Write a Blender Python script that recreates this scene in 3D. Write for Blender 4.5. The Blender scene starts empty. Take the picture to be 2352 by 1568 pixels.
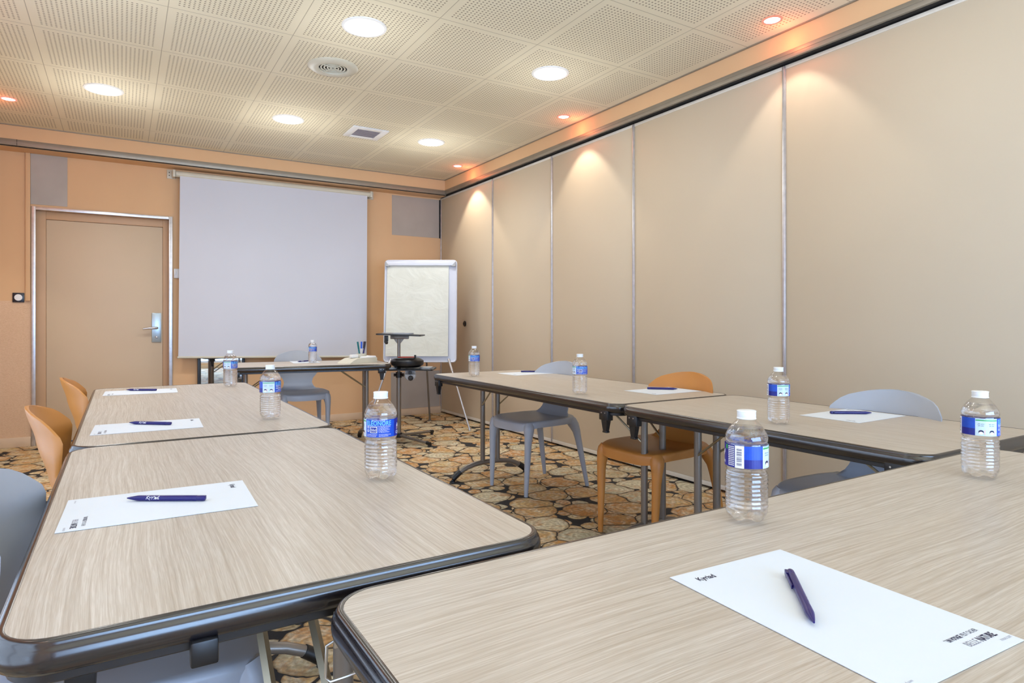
import bpy, bmesh, math, random
from mathutils import Vector, Matrix
R_ = math.radians
PI = math.pi
random.seed(7)
COL = bpy.context.scene.collection

# ------------------------------------------------------------------ helpers
def lin(c):
    out = []
    for v in c:
        v = v / 255.0
        out.append(v / 12.92 if v <= 0.04045 else ((v + 0.055) / 1.055) ** 2.4)
    return (out[0], out[1], out[2], 1.0)

class MB:
    """collects shapes for one mesh"""
    def __init__(s):
        s.v = []; s.f = []; s.m = []; s.mi = 0
    def add(s, verts, faces, mi=None):
        o = len(s.v); k = s.mi if mi is None else mi
        s.v += [tuple(p) for p in verts]
        for f in faces:
            s.f.append([i + o for i in f]); s.m.append(k)
    def bm(s, b, M=None, mi=None):
        b.verts.ensure_lookup_table()
        for i, v in enumerate(b.verts): v.index = i
        vs = [(M @ v.co if M else v.co.copy()) for v in b.verts]
        s.add(vs, [[v.index for v in f.verts] for f in b.faces], mi); b.free()
    def box(s, x0, x1, y0, y1, z0, z1, bev=0.0, M=None, mi=None, seg=2):
        b = bmesh.new(); bmesh.ops.create_cube(b, size=1.0)
        for v in b.verts:
            v.co = Vector((x0 + (v.co.x + .5) * (x1 - x0), y0 + (v.co.y + .5) * (y1 - y0), z0 + (v.co.z + .5) * (z1 - z0)))
        if bev > 0:
            bmesh.ops.bevel(b, geom=list(b.edges), offset=bev, segments=seg, affect='EDGES', profile=.5)
        s.bm(b, M, mi)
    def tube(s, pts, rad, n=12, caps=True, mi=None, sx=1.0):
        pts = [Vector(p) for p in pts]
        if not hasattr(rad, '__len__'): rad = [rad] * len(pts)
        t0 = (pts[1] - pts[0]).normalized()
        up = Vector((0, 0, 1)) if abs(t0.z) < .9 else Vector((1, 0, 0))
        a = t0.cross(up).normalized(); vs = []
        for i, p in enumerate(pts):
            t = (pts[min(i + 1, len(pts) - 1)] - pts[max(i - 1, 0)]).normalized()
            a = (a - t * a.dot(t)).normalized(); b = t.cross(a)
            for k in range(n):
                w = 2 * PI * k / n
                vs.append(p + (a * math.cos(w) * sx + b * math.sin(w)) * rad[i])
        fs = []
        for i in range(len(pts) - 1):
            for k in range(n):
                fs.append([i * n + k, i * n + (k + 1) % n, (i + 1) * n + (k + 1) % n, (i + 1) * n + k])
        if caps:
            fs.append(list(range(n))[::-1]); fs.append([(len(pts) - 1) * n + k for k in range(n)])
        s.add(vs, fs, mi)
    def lathe(s, prof, n=32, M=None, mi=None, cap0=True, cap1=True, wob=None):
        vs = []
        for (r, z) in prof:
            for k in range(n):
                w = 2 * PI * k / n
                rr, zz = (r, z) if wob is None else wob(r, z, w)
                p = Vector((rr * math.cos(w), rr * math.sin(w), zz))
                vs.append(M @ p if M else p)
        fs = []
        for i in range(len(prof) - 1):
            for k in range(n):
                fs.append([i * n + k, i * n + (k + 1) % n, (i + 1) * n + (k + 1) % n, (i + 1) * n + k])
        if cap0: fs.append(list(range(n))[::-1])
        if cap1: fs.append([(len(prof) - 1) * n + k for k in range(n)])
        s.add(vs, fs, mi)
    def prism(s, poly, z0, z1, M=None, mi=None):
        n = len(poly)
        vs = [Vector((p[0], p[1], z0)) for p in poly] + [Vector((p[0], p[1], z1)) for p in poly]
        if M: vs = [M @ v for v in vs]
        fs = [list(range(n))[::-1], list(range(n, 2 * n))] + [[i, (i + 1) % n, n + (i + 1) % n, n + i] for i in range(n)]
        s.add(vs, fs, mi)
    def build(s, name, mats, parent=None, loc=(0, 0, 0), rz=0, smooth=35, fix=True):
        me = bpy.data.meshes.new(name)
        me.from_pydata([tuple(p) for p in s.v], [], s.f)
        if not isinstance(mats, (list, tuple)): mats = [mats]
        for m in mats: me.materials.append(m)
        for p, k in zip(me.polygons, s.m): p.material_index = min(k, len(mats) - 1)
        if fix:
            b = bmesh.new(); b.from_mesh(me)
            bmesh.ops.recalc_face_normals(b, faces=b.faces); b.to_mesh(me); b.free()
        if smooth:
            for p in me.polygons: p.use_smooth = True
            me.set_sharp_from_angle(angle=R_(smooth))
        me.update()
        o = bpy.data.objects.new(name, me); COL.objects.link(o)
        o.location = loc; o.rotation_euler = (0, 0, rz)
        if parent: o.parent = parent
        return o

def frame4(m, x0, x1, z0, z1, w, y0, y1, bev=.002, flat=False):
    for a, b, c, d in ((x0, x0 + w, z0, z1), (x1 - w, x1, z0, z1), (x0 + w, x1 - w, z1 - w, z1), (x0 + w, x1 - w, z0, z0 + w)):
        if flat: m.box(a, b, c, d, y0, y1, bev)
        else: m.box(a, b, y0, y1, c, d, bev)
def tag(o, label, cat, group=None, kind=None):
    o['label'] = label; o['category'] = cat
    if group: o['group'] = group
    if kind: o['kind'] = kind
    return o
def thing(name, label, cat, loc=(0, 0, 0), rz=0, group=None):
    o = bpy.data.objects.new(name, None); COL.objects.link(o)
    o.empty_display_size = .1
    o.location = loc; o.rotation_euler = (0, 0, rz)
    return tag(o, label, cat, group)
def struct(o):
    o['kind'] = 'structure'; return o
def kids(o):
    return [c for c in bpy.data.objects if c.parent == o]
def copy_tree(o, loc=None, rz=None, label=None, parent=None):
    c = o.copy(); COL.objects.link(c); c.parent = parent
    if loc is not None: c.location = loc
    if rz is not None: c.rotation_euler = (0, 0, rz)
    if label: c['label'] = label
    for k in kids(o): copy_tree(k, parent=c)
    return c
def light(name, kind, loc, power, color, parent=None, rot=(0, 0, 0), **kw):
    l = bpy.data.lights.new(name, kind); l.energy = power; l.color = color
    for k, v in kw.items(): setattr(l, k, v)
    o = bpy.data.objects.new(name, l); COL.objects.link(o)
    o.location = loc; o.rotation_euler = rot
    if parent: o.parent = parent
    return o

def text_geo(body, size, width=None, bold=0.0, res=2):
    c = bpy.data.curves.new('t', 'FONT'); c.body = body; c.size = size
    c.resolution_u = res; c.offset = bold * size
    o = bpy.data.objects.new('t', c); COL.objects.link(o)
    dg = bpy.context.evaluated_depsgraph_get()
    me = bpy.data.meshes.new_from_object(o.evaluated_get(dg))
    vs = [(v.co.x, v.co.y) for v in me.vertices]; fs = [list(p.vertices) for p in me.polygons]
    bpy.data.objects.remove(o); bpy.data.curves.remove(c); bpy.data.meshes.remove(me)
    if vs:
        x0 = min(v[0] for v in vs); x1 = max(v[0] for v in vs)
        k = (width / (x1 - x0)) if width else 1.0
        vs = [((v[0] - x0) * k, v[1]) for v in vs]
    return vs, fs

# ------------------------------------------------------------------ materials
class NT:
    def __init__(s, name):
        s.mat = bpy.data.materials.new(name); s.mat.use_nodes = True
        s.t = s.mat.node_tree; s.t.nodes.clear()
        s.out = s.n('ShaderNodeOutputMaterial')
    def n(s, typ, **kw):
        nd = s.t.nodes.new(typ)
        for k, v in kw.items(): setattr(nd, k, v)
        return nd
    def set(s, sock, v):
        if isinstance(v, bpy.types.NodeSocket): s.t.links.new(v, sock)
        elif v is not None: sock.default_value = v
    def m(s, op, a, b=None, c=None):
        nd = s.n('ShaderNodeMath', operation=op)
        for i, v in enumerate((a, b, c)):
            if v is not None: s.set(nd.inputs[i], v)
        return nd.outputs[0]
    def mix(s, f, a, b, mode='MIX'):
        nd = s.n('ShaderNodeMix', data_type='RGBA', blend_type=mode)
        s.set(nd.inputs[0], f); s.set(nd.inputs[6], a); s.set(nd.inputs[7], b)
        return nd.outputs[2]
    def ramp(s, f, stops, interp='LINEAR'):
        nd = s.n('ShaderNodeValToRGB'); cr = nd.color_ramp; cr.interpolation = interp
        while len(cr.elements) < len(stops): cr.elements.new(.5)
        for e, (p, c) in zip(cr.elements, stops): e.position = p; e.color = c
        s.set(nd.inputs[0], f); return nd.outputs[0]
    def obj(s):
        return s.n('ShaderNodeTexCoord').outputs['Object']
    def mapping(s, v, scale=(1, 1, 1), loc=(0, 0, 0)):
        nd = s.n('ShaderNodeMapping'); s.set(nd.inputs[0], v)
        nd.inputs['Scale'].default_value = scale; nd.inputs['Location'].default_value = loc
        return nd.outputs[0]
    def noise(s, v, scale, detail=3, rough=.5, dist=0, out=0):
        nd = s.n('ShaderNodeTexNoise'); s.set(nd.inputs['Vector'], v)
        nd.inputs['Scale'].default_value = scale; nd.inputs['Detail'].default_value = detail
        nd.inputs['Roughness'].default_value = rough; nd.inputs['Distortion'].default_value = dist
        return nd.outputs[out]
    def bump(s, h, strength=.2, dist=.01):
        nd = s.n('ShaderNodeBump'); nd.inputs['Strength'].default_value = strength
        nd.inputs['Distance'].default_value = dist; s.set(nd.inputs['Height'], h); return nd.outputs[0]
    def pbr(s, col, rough=.5, metal=0, normal=None, **kw):
        p = s.n('ShaderNodeBsdfPrincipled')
        s.set(p.inputs['Base Color'], col); s.set(p.inputs['Roughness'], rough); s.set(p.inputs['Metallic'], metal)
        if normal is not None: s.set(p.inputs['Normal'], normal)
        for k, v in kw.items(): s.set(p.inputs[k.replace('_', ' ')], v)
        s.t.links.new(p.outputs[0], s.out.inputs[0]); return s.mat

def plain(name, rgb, rough=.5, metal=0, var=.06, vs=8, bump=0, bs=300, **kw):
    t = NT(name); o = t.obj(); c = lin(rgb)
    n = t.noise(o, vs, 3)
    d = (c[0] * (1 - var), c[1] * (1 - var), c[2] * (1 - var), 1)
    l = (min(1, c[0] * (1 + var)), min(1, c[1] * (1 + var)), min(1, c[2] * (1 + var)), 1)
    col = t.ramp(n, [(.3, d), (.7, l)])
    nm = t.bump(t.noise(o, bs, 2), bump, .002) if bump else None
    return t.pbr(col, rough, metal, nm, **kw)
def emit(name, rgb, strength):
    t = NT(name); e = t.n('ShaderNodeEmission'); e.inputs[0].default_value = lin(rgb); e.inputs[1].default_value = strength
    t.t.links.new(e.outputs[0], t.out.inputs[0]); return t.mat

M = {}
M['wall_peach'] = plain('peach_paint', (221, 178, 134), .75, var=.03, vs=2, bump=.05, bs=160)
M['panel'] = plain('beige_panel', (202, 185, 160), .55, var=.02, vs=1.5, bump=.03, bs=60)
M['grey_patch'] = plain('grey_patch_paint', (172, 162, 152), .45, var=.08, vs=3)
M['door'] = plain('door_paint', (208, 184, 154), .5, var=.02, vs=2)
M['jamb'] = plain('jamb_paint', (200, 160, 122), .5, var=.02)
M['base'] = plain('baseboard_paint', (218, 190, 160), .5, var=.04)
M['alu'] = plain('brushed_aluminium', (205, 205, 210), .35, .85, var=.08, vs=30)
M['rail'] = plain('pale_edge_rail', (216, 210, 200), .4, .2)
M['alu_dull'] = plain('anodised_track', (150, 142, 128), .45, .5, var=.05)
M['dark_gap'] = plain('dark_gap', (24, 20, 18), .8)
M['steel'] = plain('grey_steel_tube', (128, 120, 112), .35, .55, var=.05)
M['steel_light'] = plain('zinc_steel', (190, 186, 180), .3, .9, var=.05)
M['brace'] = plain('brass_toned_zinc', (158, 150, 130), .3, .85, var=.06)
M['black'] = plain('black_plastic', (16, 15, 17), .4, var=.1)
M['band'] = plain('dark_edge_band', (24, 21, 25), .2, var=.08, vs=20, Specular_IOR_Level=1.0)
M['apron'] = plain('dark_brown_apron', (30, 26, 25), .35, var=.08)
M['chair_grey'] = plain('grey_polypropylene', (162, 167, 177), .38, var=.02, bump=.03, bs=500)
M['chair_mustard'] = plain('mustard_polypropylene', (190, 124, 56), .42, var=.03, bump=.03, bs=500)
M['white_plastic'] = plain('white_plastic', (232, 232, 232), .35, var=.02)
M['cream_plastic'] = plain('cream_plastic', (205, 200, 182), .4, var=.04)
M['paper'] = plain('white_paper', (222, 230, 240), .6, var=.01)
M['ink'] = plain('dark_navy_ink', (40, 38, 70), .6)
M['ink_grey'] = plain('pale_grey_ink', (150, 150, 165), .6)
M['navy'] = plain('navy_pen_plastic', (22, 14, 96), .3, var=.03)
M['white_ink'] = plain('white_print', (245, 245, 250), .5)
M['screen'] = plain('screen_fabric', (206, 208, 218), .7, var=.02, vs=1.2)
M['frame_white'] = plain('white_lacquer', (214, 217, 228), .3, var=.02)
M['whiteboard'] = plain('white_board_surface', (204, 207, 220), .2, var=.01)
M['grey_plastic'] = plain('grey_plastic', (160, 162, 166), .4, var=.04)
M['red'] = plain('red_sticker', (225, 66, 48), .5, var=.25, vs=60)
M['green_pen'] = plain('teal_marker', (0, 105, 110), .4)
M['blue_pen'] = plain('blue_marker', (30, 90, 215), .4)
M['dark_pen'] = plain('dark_purple_marker', (55, 20, 60), .4)
M['lockplate'] = plain('satin_steel_plate', (175, 190, 200), .3, .8, var=.04)
M['switch'] = plain('navy_switch_plate', (24, 26, 40), .3)
M['cap'] = plain('white_bottle_cap', (240, 244, 248), .35, var=.01)
M['lab_blue'] = plain('label_blue', (10, 72, 190), .35, var=.12, vs=40)
M['lab_dark'] = plain('label_dark_blue', (14, 28, 132), .35, var=.2, vs=40)
M['lab_pale'] = plain('label_pale_blue', (200, 222, 240), .35, var=.03)
M['lab_cyan'] = plain('label_cyan', (110, 195, 240), .35)
M['lab_green'] = plain('label_green', (40, 160, 70), .35)
M['lab_pink'] = plain('label_pink', (235, 190, 185), .35)
M['lamp_on'] = emit('lamp_diffuser_glow', (255, 252, 248), 14.0)
M['spot_on'] = emit('spot_glow', (255, 232, 220), 9.0)
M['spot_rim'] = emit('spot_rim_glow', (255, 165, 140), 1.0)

# crumpled flipchart paper
t = NT('flipchart_paper'); o = t.obj()
nz = t.noise(t.mapping(o, (1, 1, 1.6)), 5, 4, .55, .8)
M['pad'] = t.pbr(t.ramp(nz, [(.3, lin((210, 210, 198))), (.7, lin((219, 220, 210)))]), .7, 0, t.bump(nz, .4, .02))

# textured peach wallpaper of the lower left wall
t = NT('textured_wallpaper'); o = t.obj()
w = t.noise(t.mapping(o, (60, 1, 160)), 1.0, 3, .6, 1.5)
M['wallpaper'] = t.pbr(t.ramp(w, [(.3, lin((212, 174, 140))), (.7, lin((228, 194, 162)))]), .75, 0, t.bump(w, .5, .004))

# wood laminate, grain along local X
t = NT('pale_oak_laminate'); o = t.obj()
warp = t.noise(t.mapping(o, (1.3, 2.2, 1)), 1.0, 2, .5, 0, 1)
vm = t.n('ShaderNodeVectorMath', operation='MULTIPLY_ADD')
t.set(vm.inputs[0], warp); vm.inputs[1].default_value = (0, .05, 0); t.set(vm.inputs[2], o)
g1 = t.noise(t.mapping(vm.outputs[0], (4.0, 270, 1)), 1.0, 3, .6, .2)
g2 = t.noise(t.mapping(vm.outputs[0], (22, 700, 1)), 1.0, 2, .5, .2)
g3 = t.noise(t.mapping(o, (.9, 5, 1)), 1.0, 3, .5, .6)
c1 = t.ramp(g1, [(.30, lin((168, 156, 142))), (.48, lin((190, 180, 168))), (.66, lin((204, 196, 186)))])
c2 = t.mix(t.m('MULTIPLY', t.ramp(g2, [(.42, (1, 1, 1, 1)), (.56, (0, 0, 0, 1))]), .30), c1, lin((158, 140, 118)))
c3 = t.mix(t.m('MULTIPLY', t.ramp(g3, [(.35, (1, 1, 1, 1)), (.65, (0, 0, 0, 1))]), .22), c2, lin((188, 170, 148)))
M['wood'] = t.pbr(c3, .36, 0, t.bump(g2, .05, .001))

# carpet printed with sawn log slices
t = NT('log_slice_carpet'); o = t.obj()
dv = t.noise(o, 7, 3, .5, 0, 1)
vm = t.n('ShaderNodeVectorMath', operation='MULTIPLY_ADD'); t.set(vm.inputs[0], dv); vm.inputs[1].default_value = (.07, .07, 0); t.set(vm.inputs[2], o)
P = vm.outputs[0]
def slices(scale, rmax, edge, rnd):
    a = t.n('ShaderNodeTexVoronoi', voronoi_dimensions='2D', feature='F1'); t.set(a.inputs['Vector'], P); a.inputs['Scale'].default_value = scale; a.inputs['Randomness'].default_value = rnd
    b = t.n('ShaderNodeTexVoronoi', voronoi_dimensions='2D', feature='DISTANCE_TO_EDGE'); t.set(b.inputs['Vector'], P); b.inputs['Scale'].default_value = scale; b.inputs['Randomness'].default_value = rnd
    e = t.m('MINIMUM', t.m('SUBTRACT', b.outputs['Distance'], edge), t.m('MULTIPLY', t.m('SUBTRACT', rmax, a.outputs['Distance']), .8))
    sp = t.n('ShaderNodeSeparateColor'); t.set(sp.inputs[0], a.outputs['Color'])
    return a.outputs['Distance'], e, sp.outputs[0], sp.outputs[1]
def slice_col(d, e, r1, r2, freq):
    nz = t.noise(o, 9, 4, .6, .5); nf = t.noise(o, 60, 3, .6)
    rings = t.m('SINE', t.m('ADD', t.m('MULTIPLY', d, freq), t.m('MULTIPLY', nz, 14)))
    base = t.ramp(t.m('FRACT', t.m('ADD', r1, t.m('MULTIPLY', nz, .5))), [(0, lin((206, 146, 74))), (.22, lin((218, 188, 132))), (.4, lin((232, 220, 184))), (.6, lin((188, 184, 156))), (.8, lin((220, 184, 126))), (1, lin((204, 136, 64)))])
    base = t.mix(t.ramp(t.noise(o, 14, 4, .65, 1.0), [(.45, (0, 0, 0, 1)), (.62, (.75, .75, .75, 1))]), base, lin((236, 224, 196)))
    base = t.mix(t.ramp(t.noise(t.mapping(o, (1, 1, 1), (5, 3, 0)), 11, 4, .65, 1.0), [(.5, (0, 0, 0, 1)), (.66, (.6, .6, .6, 1))]), base, lin((204, 130, 50)))
    base = t.mix(t.m('MULTIPLY', t.m('ADD', t.m('MULTIPLY', rings, .5), .5), .36), base, lin((112, 84, 56)))
    base = t.mix(t.ramp(nf, [(.4, (.35, .35, .35, 1)), (.6, (0, 0, 0, 1))]), base, lin((90, 72, 52)))
    rim = t.ramp(e, [(0.0, (1, 1, 1, 1)), (.03, (.15, .15, .15, 1)), (.07, (0, 0, 0, 1))])
    return t.mix(rim, base, lin((120, 92, 56)))
d1, e1, a1, b1 = slices(4.1, .51, .014, .7)
d2, e2, a2, b2 = slices(9.0, .46, .03, .8)
ca = slice_col(d1, e1, a1, b1, 46); cb = slice_col(d2, e2, a2, b2, 30)
gap = lin((26, 23, 25))
low = t.mix(t.m('GREATER_THAN', e2, 0), gap, cb)
low = t.mix(t.m('GREATER_THAN', e1, -.016), low, gap)
fin = t.mix(t.m('GREATER_THAN', e1, 0), low, ca)
M['carpet'] = t.pbr(fin, .85, 0, t.bump(t.noise(o, 500, 2), .4, .003))

# perforated ceiling tile
X0, Y0, TP = .838, 3.762, .6307
t = NT('perforated_ceiling_tile'); o = t.obj()
sx = t.n('ShaderNodeSeparateXYZ'); t.set(sx.inputs[0], o)
def cell(v, off):
    return t.m('MULTIPLY', t.m('FRACT', t.m('DIVIDE', t.m('SUBTRACT', t.m('ADD', v, 20 * TP), off), TP)), TP)
fx = cell(sx.outputs[0], X0); fy = cell(sx.outputs[1], Y0)
HP = .0222; MARG = (TP - 25 * HP) / 2
def hole(f):
    return t.m('SUBTRACT', t.m('MULTIPLY', t.m('FRACT', t.m('DIVIDE', t.m('SUBTRACT', f, MARG), HP)), HP), HP / 2)
hx, hy = hole(fx), hole(fy)
rr = t.m('SQRT', t.m('ADD', t.m('MULTIPLY', hx, hx), t.m('MULTIPLY', hy, hy)))
inh = t.m('LESS_THAN', rr, .0052)
def within(f, lo, hi): return t.m('MULTIPLY', t.m('GREATER_THAN', f, lo), t.m('LESS_THAN', f, hi))
inh = t.m('MULTIPLY', inh, t.m('MULTIPLY', within(fx, MARG, TP - MARG), within(fy, MARG, TP - MARG)))
inside = t.m('MULTIPLY', t.m('LESS_THAN', sx.outputs[0], 3.13), t.m('LESS_THAN', sx.outputs[1], 6.62))
inh = t.m('MULTIPLY', inh, inside)
seam = t.m('SUBTRACT', 1, t.m('MULTIPLY', within(fx, .0022, TP - .0022), within(fy, .0022, TP - .0022)))
bc = t.ramp(t.noise(o, 1.2, 3), [(.3, lin((223, 212, 184))), (.7, lin((231, 221, 195)))])
c = t.mix(t.m('MULTIPLY', seam, .55), bc, lin((120, 105, 84)))
c = t.mix(t.m('MULTIPLY', inh, .72), c, lin((96, 78, 60)))
M['ceiling'] = t.pbr(c, .8)

# bottle: thin clear plastic and water
def thin_clear(name, tint, gl, rough=.03):
    t = NT(name)
    tr = t.n('ShaderNodeBsdfTransparent'); tr.inputs[0].default_value = tint
    gs = t.n('ShaderNodeBsdfGlossy'); gs.inputs['Roughness'].default_value = rough
    lw = t.n('ShaderNodeLayerWeight'); lw.inputs[0].default_value = .5
    fr = t.m('MULTIPLY_ADD', t.m('POWER', lw.outputs['Facing'], 4.0), .75, gl)
    t.set(gs.inputs['Normal'], t.bump(t.noise(t.obj(), 55, 2, .5), .25, .004))
    mx = t.n('ShaderNodeMixShader'); t.set(mx.inputs[0], fr)
    t.t.links.new(tr.outputs[0], mx.inputs[1]); t.t.links.new(gs.outputs[0], mx.inputs[2])
    t.t.links.new(mx.outputs[0], t.out.inputs[0]); return t.mat
M['pet'] = thin_clear('clear_bottle_plastic', (.99, .99, .995, 1), .10)
t = NT('clear_water')
gl = t.n('ShaderNodeBsdfGlass'); gl.inputs['IOR'].default_value = 1.33; gl.inputs['Roughness'].default_value = 0.0
t.set(gl.inputs['Normal'], t.bump(t.noise(t.mapping(t.obj(), (1, 1, 2.2)), 60, 2, .5), .25, .004))
tr = t.n('ShaderNodeBsdfTransparent'); mx = t.n('ShaderNodeMixShader'); mx.inputs[0].default_value = .62
t.t.links.new(tr.outputs[0], mx.inputs[1]); t.t.links.new(gl.outputs[0], mx.inputs[2]); t.t.links.new(mx.outputs[0], t.out.inputs[0])
M['water'] = t.mat
t = NT('window_glass')
tr = t.n('ShaderNodeBsdfTransparent'); gs = t.n('ShaderNodeBsdfGlossy'); gs.inputs['Roughness'].default_value = 0
mx = t.n('ShaderNodeMixShader'); mx.inputs[0].default_value = .08
t.set(gs.inputs['Color'], (1, 1, 1, 1)); t.t.links.new(tr.outputs[0], mx.inputs[1]); t.t.links.new(gs.outputs[0], mx.inputs[2]); t.t.links.new(mx.outputs[0], t.out.inputs[0])
M['glass'] = t.mat
t = NT('mirror_glass'); M['mirror'] = t.pbr(t.ramp(t.noise(t.obj(), 2), [(0, (.80, .86, .9, 1)), (1, (.84, .9, .94, 1))]), .02, 1.0)

# ------------------------------------------------------------------ camera
cam = bpy.data.cameras.new('camera'); co = bpy.data.objects.new('camera', cam); COL.objects.link(co)
cam.sensor_width = 36.0; cam.lens = 1460.0 / 2352 * 36.0
cam.shift_y = -(784 - 739) / 2352.0
cam.clip_start = .02
co.location = (0, 0, 1.08); co.rotation_euler = (PI / 2, 0, -R_(31.57))
bpy.context.scene.camera = co

# ------------------------------------------------------------------ room
XR, YB, XL, YF = 3.243, 6.905, -1.12, -2.6     # right wall, back wall, left wall, wall behind the camera
ZC, ZS = 2.722, 2.545                           # ceiling, bulkhead soffit
BX, BY, BL = 3.198, 6.69, -.95                  # bulkhead faces
m = MB(); m.box(XL - .2, XR + .3, YF - .2, YB + .3, -.1, 0); struct(m.build('floor', M['carpet'], smooth=0))
m = MB(); m.box(XL - .2, XR + .3, YF - .2, YB + .3, ZC, ZC + .1); struct(m.build('ceiling', M['ceiling'], smooth=0))

# back wall with the door opening
DX0, DX1, DZ = -.655, .405, 2.065
m = MB()
m.box(DX1, XR + .2, YB, YB + .2, 0, ZC)
m.box(DX0, DX1, YB, YB + .2, DZ, ZC)
m.box(XL - .1, DX0, YB, YB + .2, 1.26, ZC)
m.box(XL - .1, DX0, YB, YB + .2, 0, 1.26, mi=1)
wb = struct(m.build('wall_back', [M['wall_peach'], M['wallpaper']], smooth=0))
LY0, LY1, LZ0, LZ1 = -.4, 4.2, .12, 2.2
m = MB(); m.box(XL - .2, XL, YF, LY0, 0, ZC); m.box(XL - .2, XL, LY1, YB + .2, 0, ZC); m.box(XL - .2, XL, LY0, LY1, 0, LZ0); m.box(XL - .2, XL, LY0, LY1, LZ1, ZC)
struct(m.build('wall_left', M['wall_peach'], smooth=0))
m = MB()
for a, b in ((LZ0, LZ0 + .06), (LZ1 - .06, LZ1)): m.box(XL - .12, XL - .06, LY0, LY1, a, b, .004)
for k in range(5): y = LY0 + k * (LY1 - LY0 - .06) / 4; m.box(XL - .12, XL - .06, y, y + .06, LZ0 + .06, LZ1 - .06, .004)
wl = struct(m.build('side_fill_window', M['frame_white']))  # added window out of view, lets side fill in under the tables
m = MB(); m.box(XL - .095, XL - .09, LY0, LY1, LZ0 + .05, LZ1 - .05); m.build('window_pane', M['glass'], wl, smooth=0)

# right wall: folding partition panels
m = MB(); m.box(XR + .04, XR + .2, YF, YB + .2, 0, ZC); wr = struct(m.build('wall_right', M['dark_gap'], smooth=0))
js = [YB, 5.653, 4.602, 3.549, 2.29, 1.03, -.23, -1.49, YF]
for a, b in zip(js[:-1], js[1:]):
    m = MB(); m.box(XR, XR + .035, b + .006, a - .006, .047, 2.545, .002)
    pn = m.build('partition_panel', M['panel'], wr)
    m = MB()
    m.box(XR - .004, XR + .03, b + .004, a - .004, 2.527, 2.547, .001)
    m.box(XR - .004, XR + .03, b + .004, a - .004, .018, .046, .001)
    m.build('panel_edge_rail', M['rail'], pn)
for j in js[1:-1]:
    m = MB(); m.box(XR - .007, XR + .03, j - .011, j + .011, .03, 2.545, .002); m.box(XR - .009, XR, j - .002, j + .002, .03, 2.545)
    m.build('joint_strip', M['alu'], wr)
m = MB(); m.box(XR - .006, XR + .03, YB - .022, YB - .002, .03, 2.545, .002); m.build('joint_strip', M['alu'], wr)
m = MB(); m.lathe([(.005, 0), (.03, .0), (.032, .006), (.026, .012), (.012, .013), (.010, .006), (.001, .006)], 24, Matrix.Translation((XR, 6.273, 1.06)) @ Matrix.Rotation(-PI / 2, 4, 'Y'))
lk = tag(m.build('lock_rosette', M['black']), 'small round black key rosette on the far partition panel, right of the flipchart', 'lock')

# front wall behind the camera with tall window
WX0, WX1, WZ0, WZ1 = -.6, 2.9, .12, 2.3
m = MB()
m.box(XL - .1, WX0, YF - .2, YF, 0, ZC); m.box(WX1, XR + .2, YF - .2, YF, 0, ZC)
m.box(WX0, WX1, YF - .2, YF, 0, WZ0); m.box(WX0, WX1, YF - .2, YF, WZ1, ZC)
struct(m.build('wall_front', M['wall_peach'], smooth=0))
m = MB()
frame4(m, WX0, WX1, WZ0, WZ1, .06, YF - .12, YF - .06, .004)
for x in ((WX0 * 2 + WX1) / 3, (WX0 + WX1 * 2) / 3): m.box(x, x + .05, YF - .12, YF - .06, WZ0 + .06, WZ1 - .06, .004)
wn = struct(m.build('window_1', M['frame_white']))
m = MB(); m.box(WX0, WX1, YF - .095, YF - .09, WZ0, WZ1); m.build('window_pane', M['glass'], wn, smooth=0)

# bulkheads, tracks
m = MB(); m.box(BX, XR + .05, YF, BY, 2.605, ZC); struct(m.build('trim_1', M['wall_peach'], smooth=0))
m = MB(); m.box(XL, BX + .1, BY, YB, 2.60, ZC); m.box(XL, BX + .02, BY + .022, YB, ZS, 2.61); struct(m.build('trim_2', M['wall_peach'], smooth=0))
m = MB(); m.box(XL, BL, YF, BY, ZS, ZC); struct(m.build('trim_3', M['wall_peach'], smooth=0))
m = MB()
m.box(BX - .003, BX + .02, YF, BY + .02, 2.560, 2.607, .002); m.box(BX - .005, BX, YF, BY, 2.583, 2.586)
tr_ = struct(m.build('trim_4', M['alu_dull']))
m = MB(); m.box(BX + .02, XR + .04, YF, YB, 2.556, 2.62); m.build('track_slot', M['dark_gap'], tr_, smooth=0)
m = MB(); m.box(XL, BX + .015, BY - .003, BY + .018, 2.552, 2.603, .002); m.box(XL, BX, BY - .005, BY, 2.576, 2.579)
tb_ = struct(m.build('trim_5', M['alu_dull']))
m = MB(); m.box(XL, BX + .015, BY + .016, BY + .024, 2.546, 2.57); m.box(-.745, -.742, BY - .0045, BY, 2.552, 2.603); m.build('track_slot', M['dark_gap'], tb_, smooth=0)
# ceiling perimeter shadow angle
m = MB(); m.box(BX - .012, BX, YF, BY, ZC - .006, ZC + .001); m.box(BL, BX, BY - .012, BY, ZC - .006, ZC + .001)
struct(m.build('trim_6', M['alu_dull'], smooth=0))
# grey repair patches on the back wall
for nm, a in (('trim_7', (-.674, -.41, 2.105, ZS)), ('trim_8', (2.632, 3.222, 2.075, 2.53)), ('trim_9', (2.621, 3.232, .078, .504))):
    m = MB(); m.box(a[0], a[1], YB - .004, YB, a[2], a[3], .001); struct(m.build(nm, M['grey_patch'], smooth=0))
m = MB(); m.box(3.222, XR, YB - .006, YB, 2.075, 2.53); struct(m.build('trim_10', M['dark_gap'], smooth=0))
# boxed conduit by the door
m = MB(); m.box(-.708, -.674, YB - .022, YB, 1.262, ZS, .003); struct(m.build('trim_11', M['wall_peach']))
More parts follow.
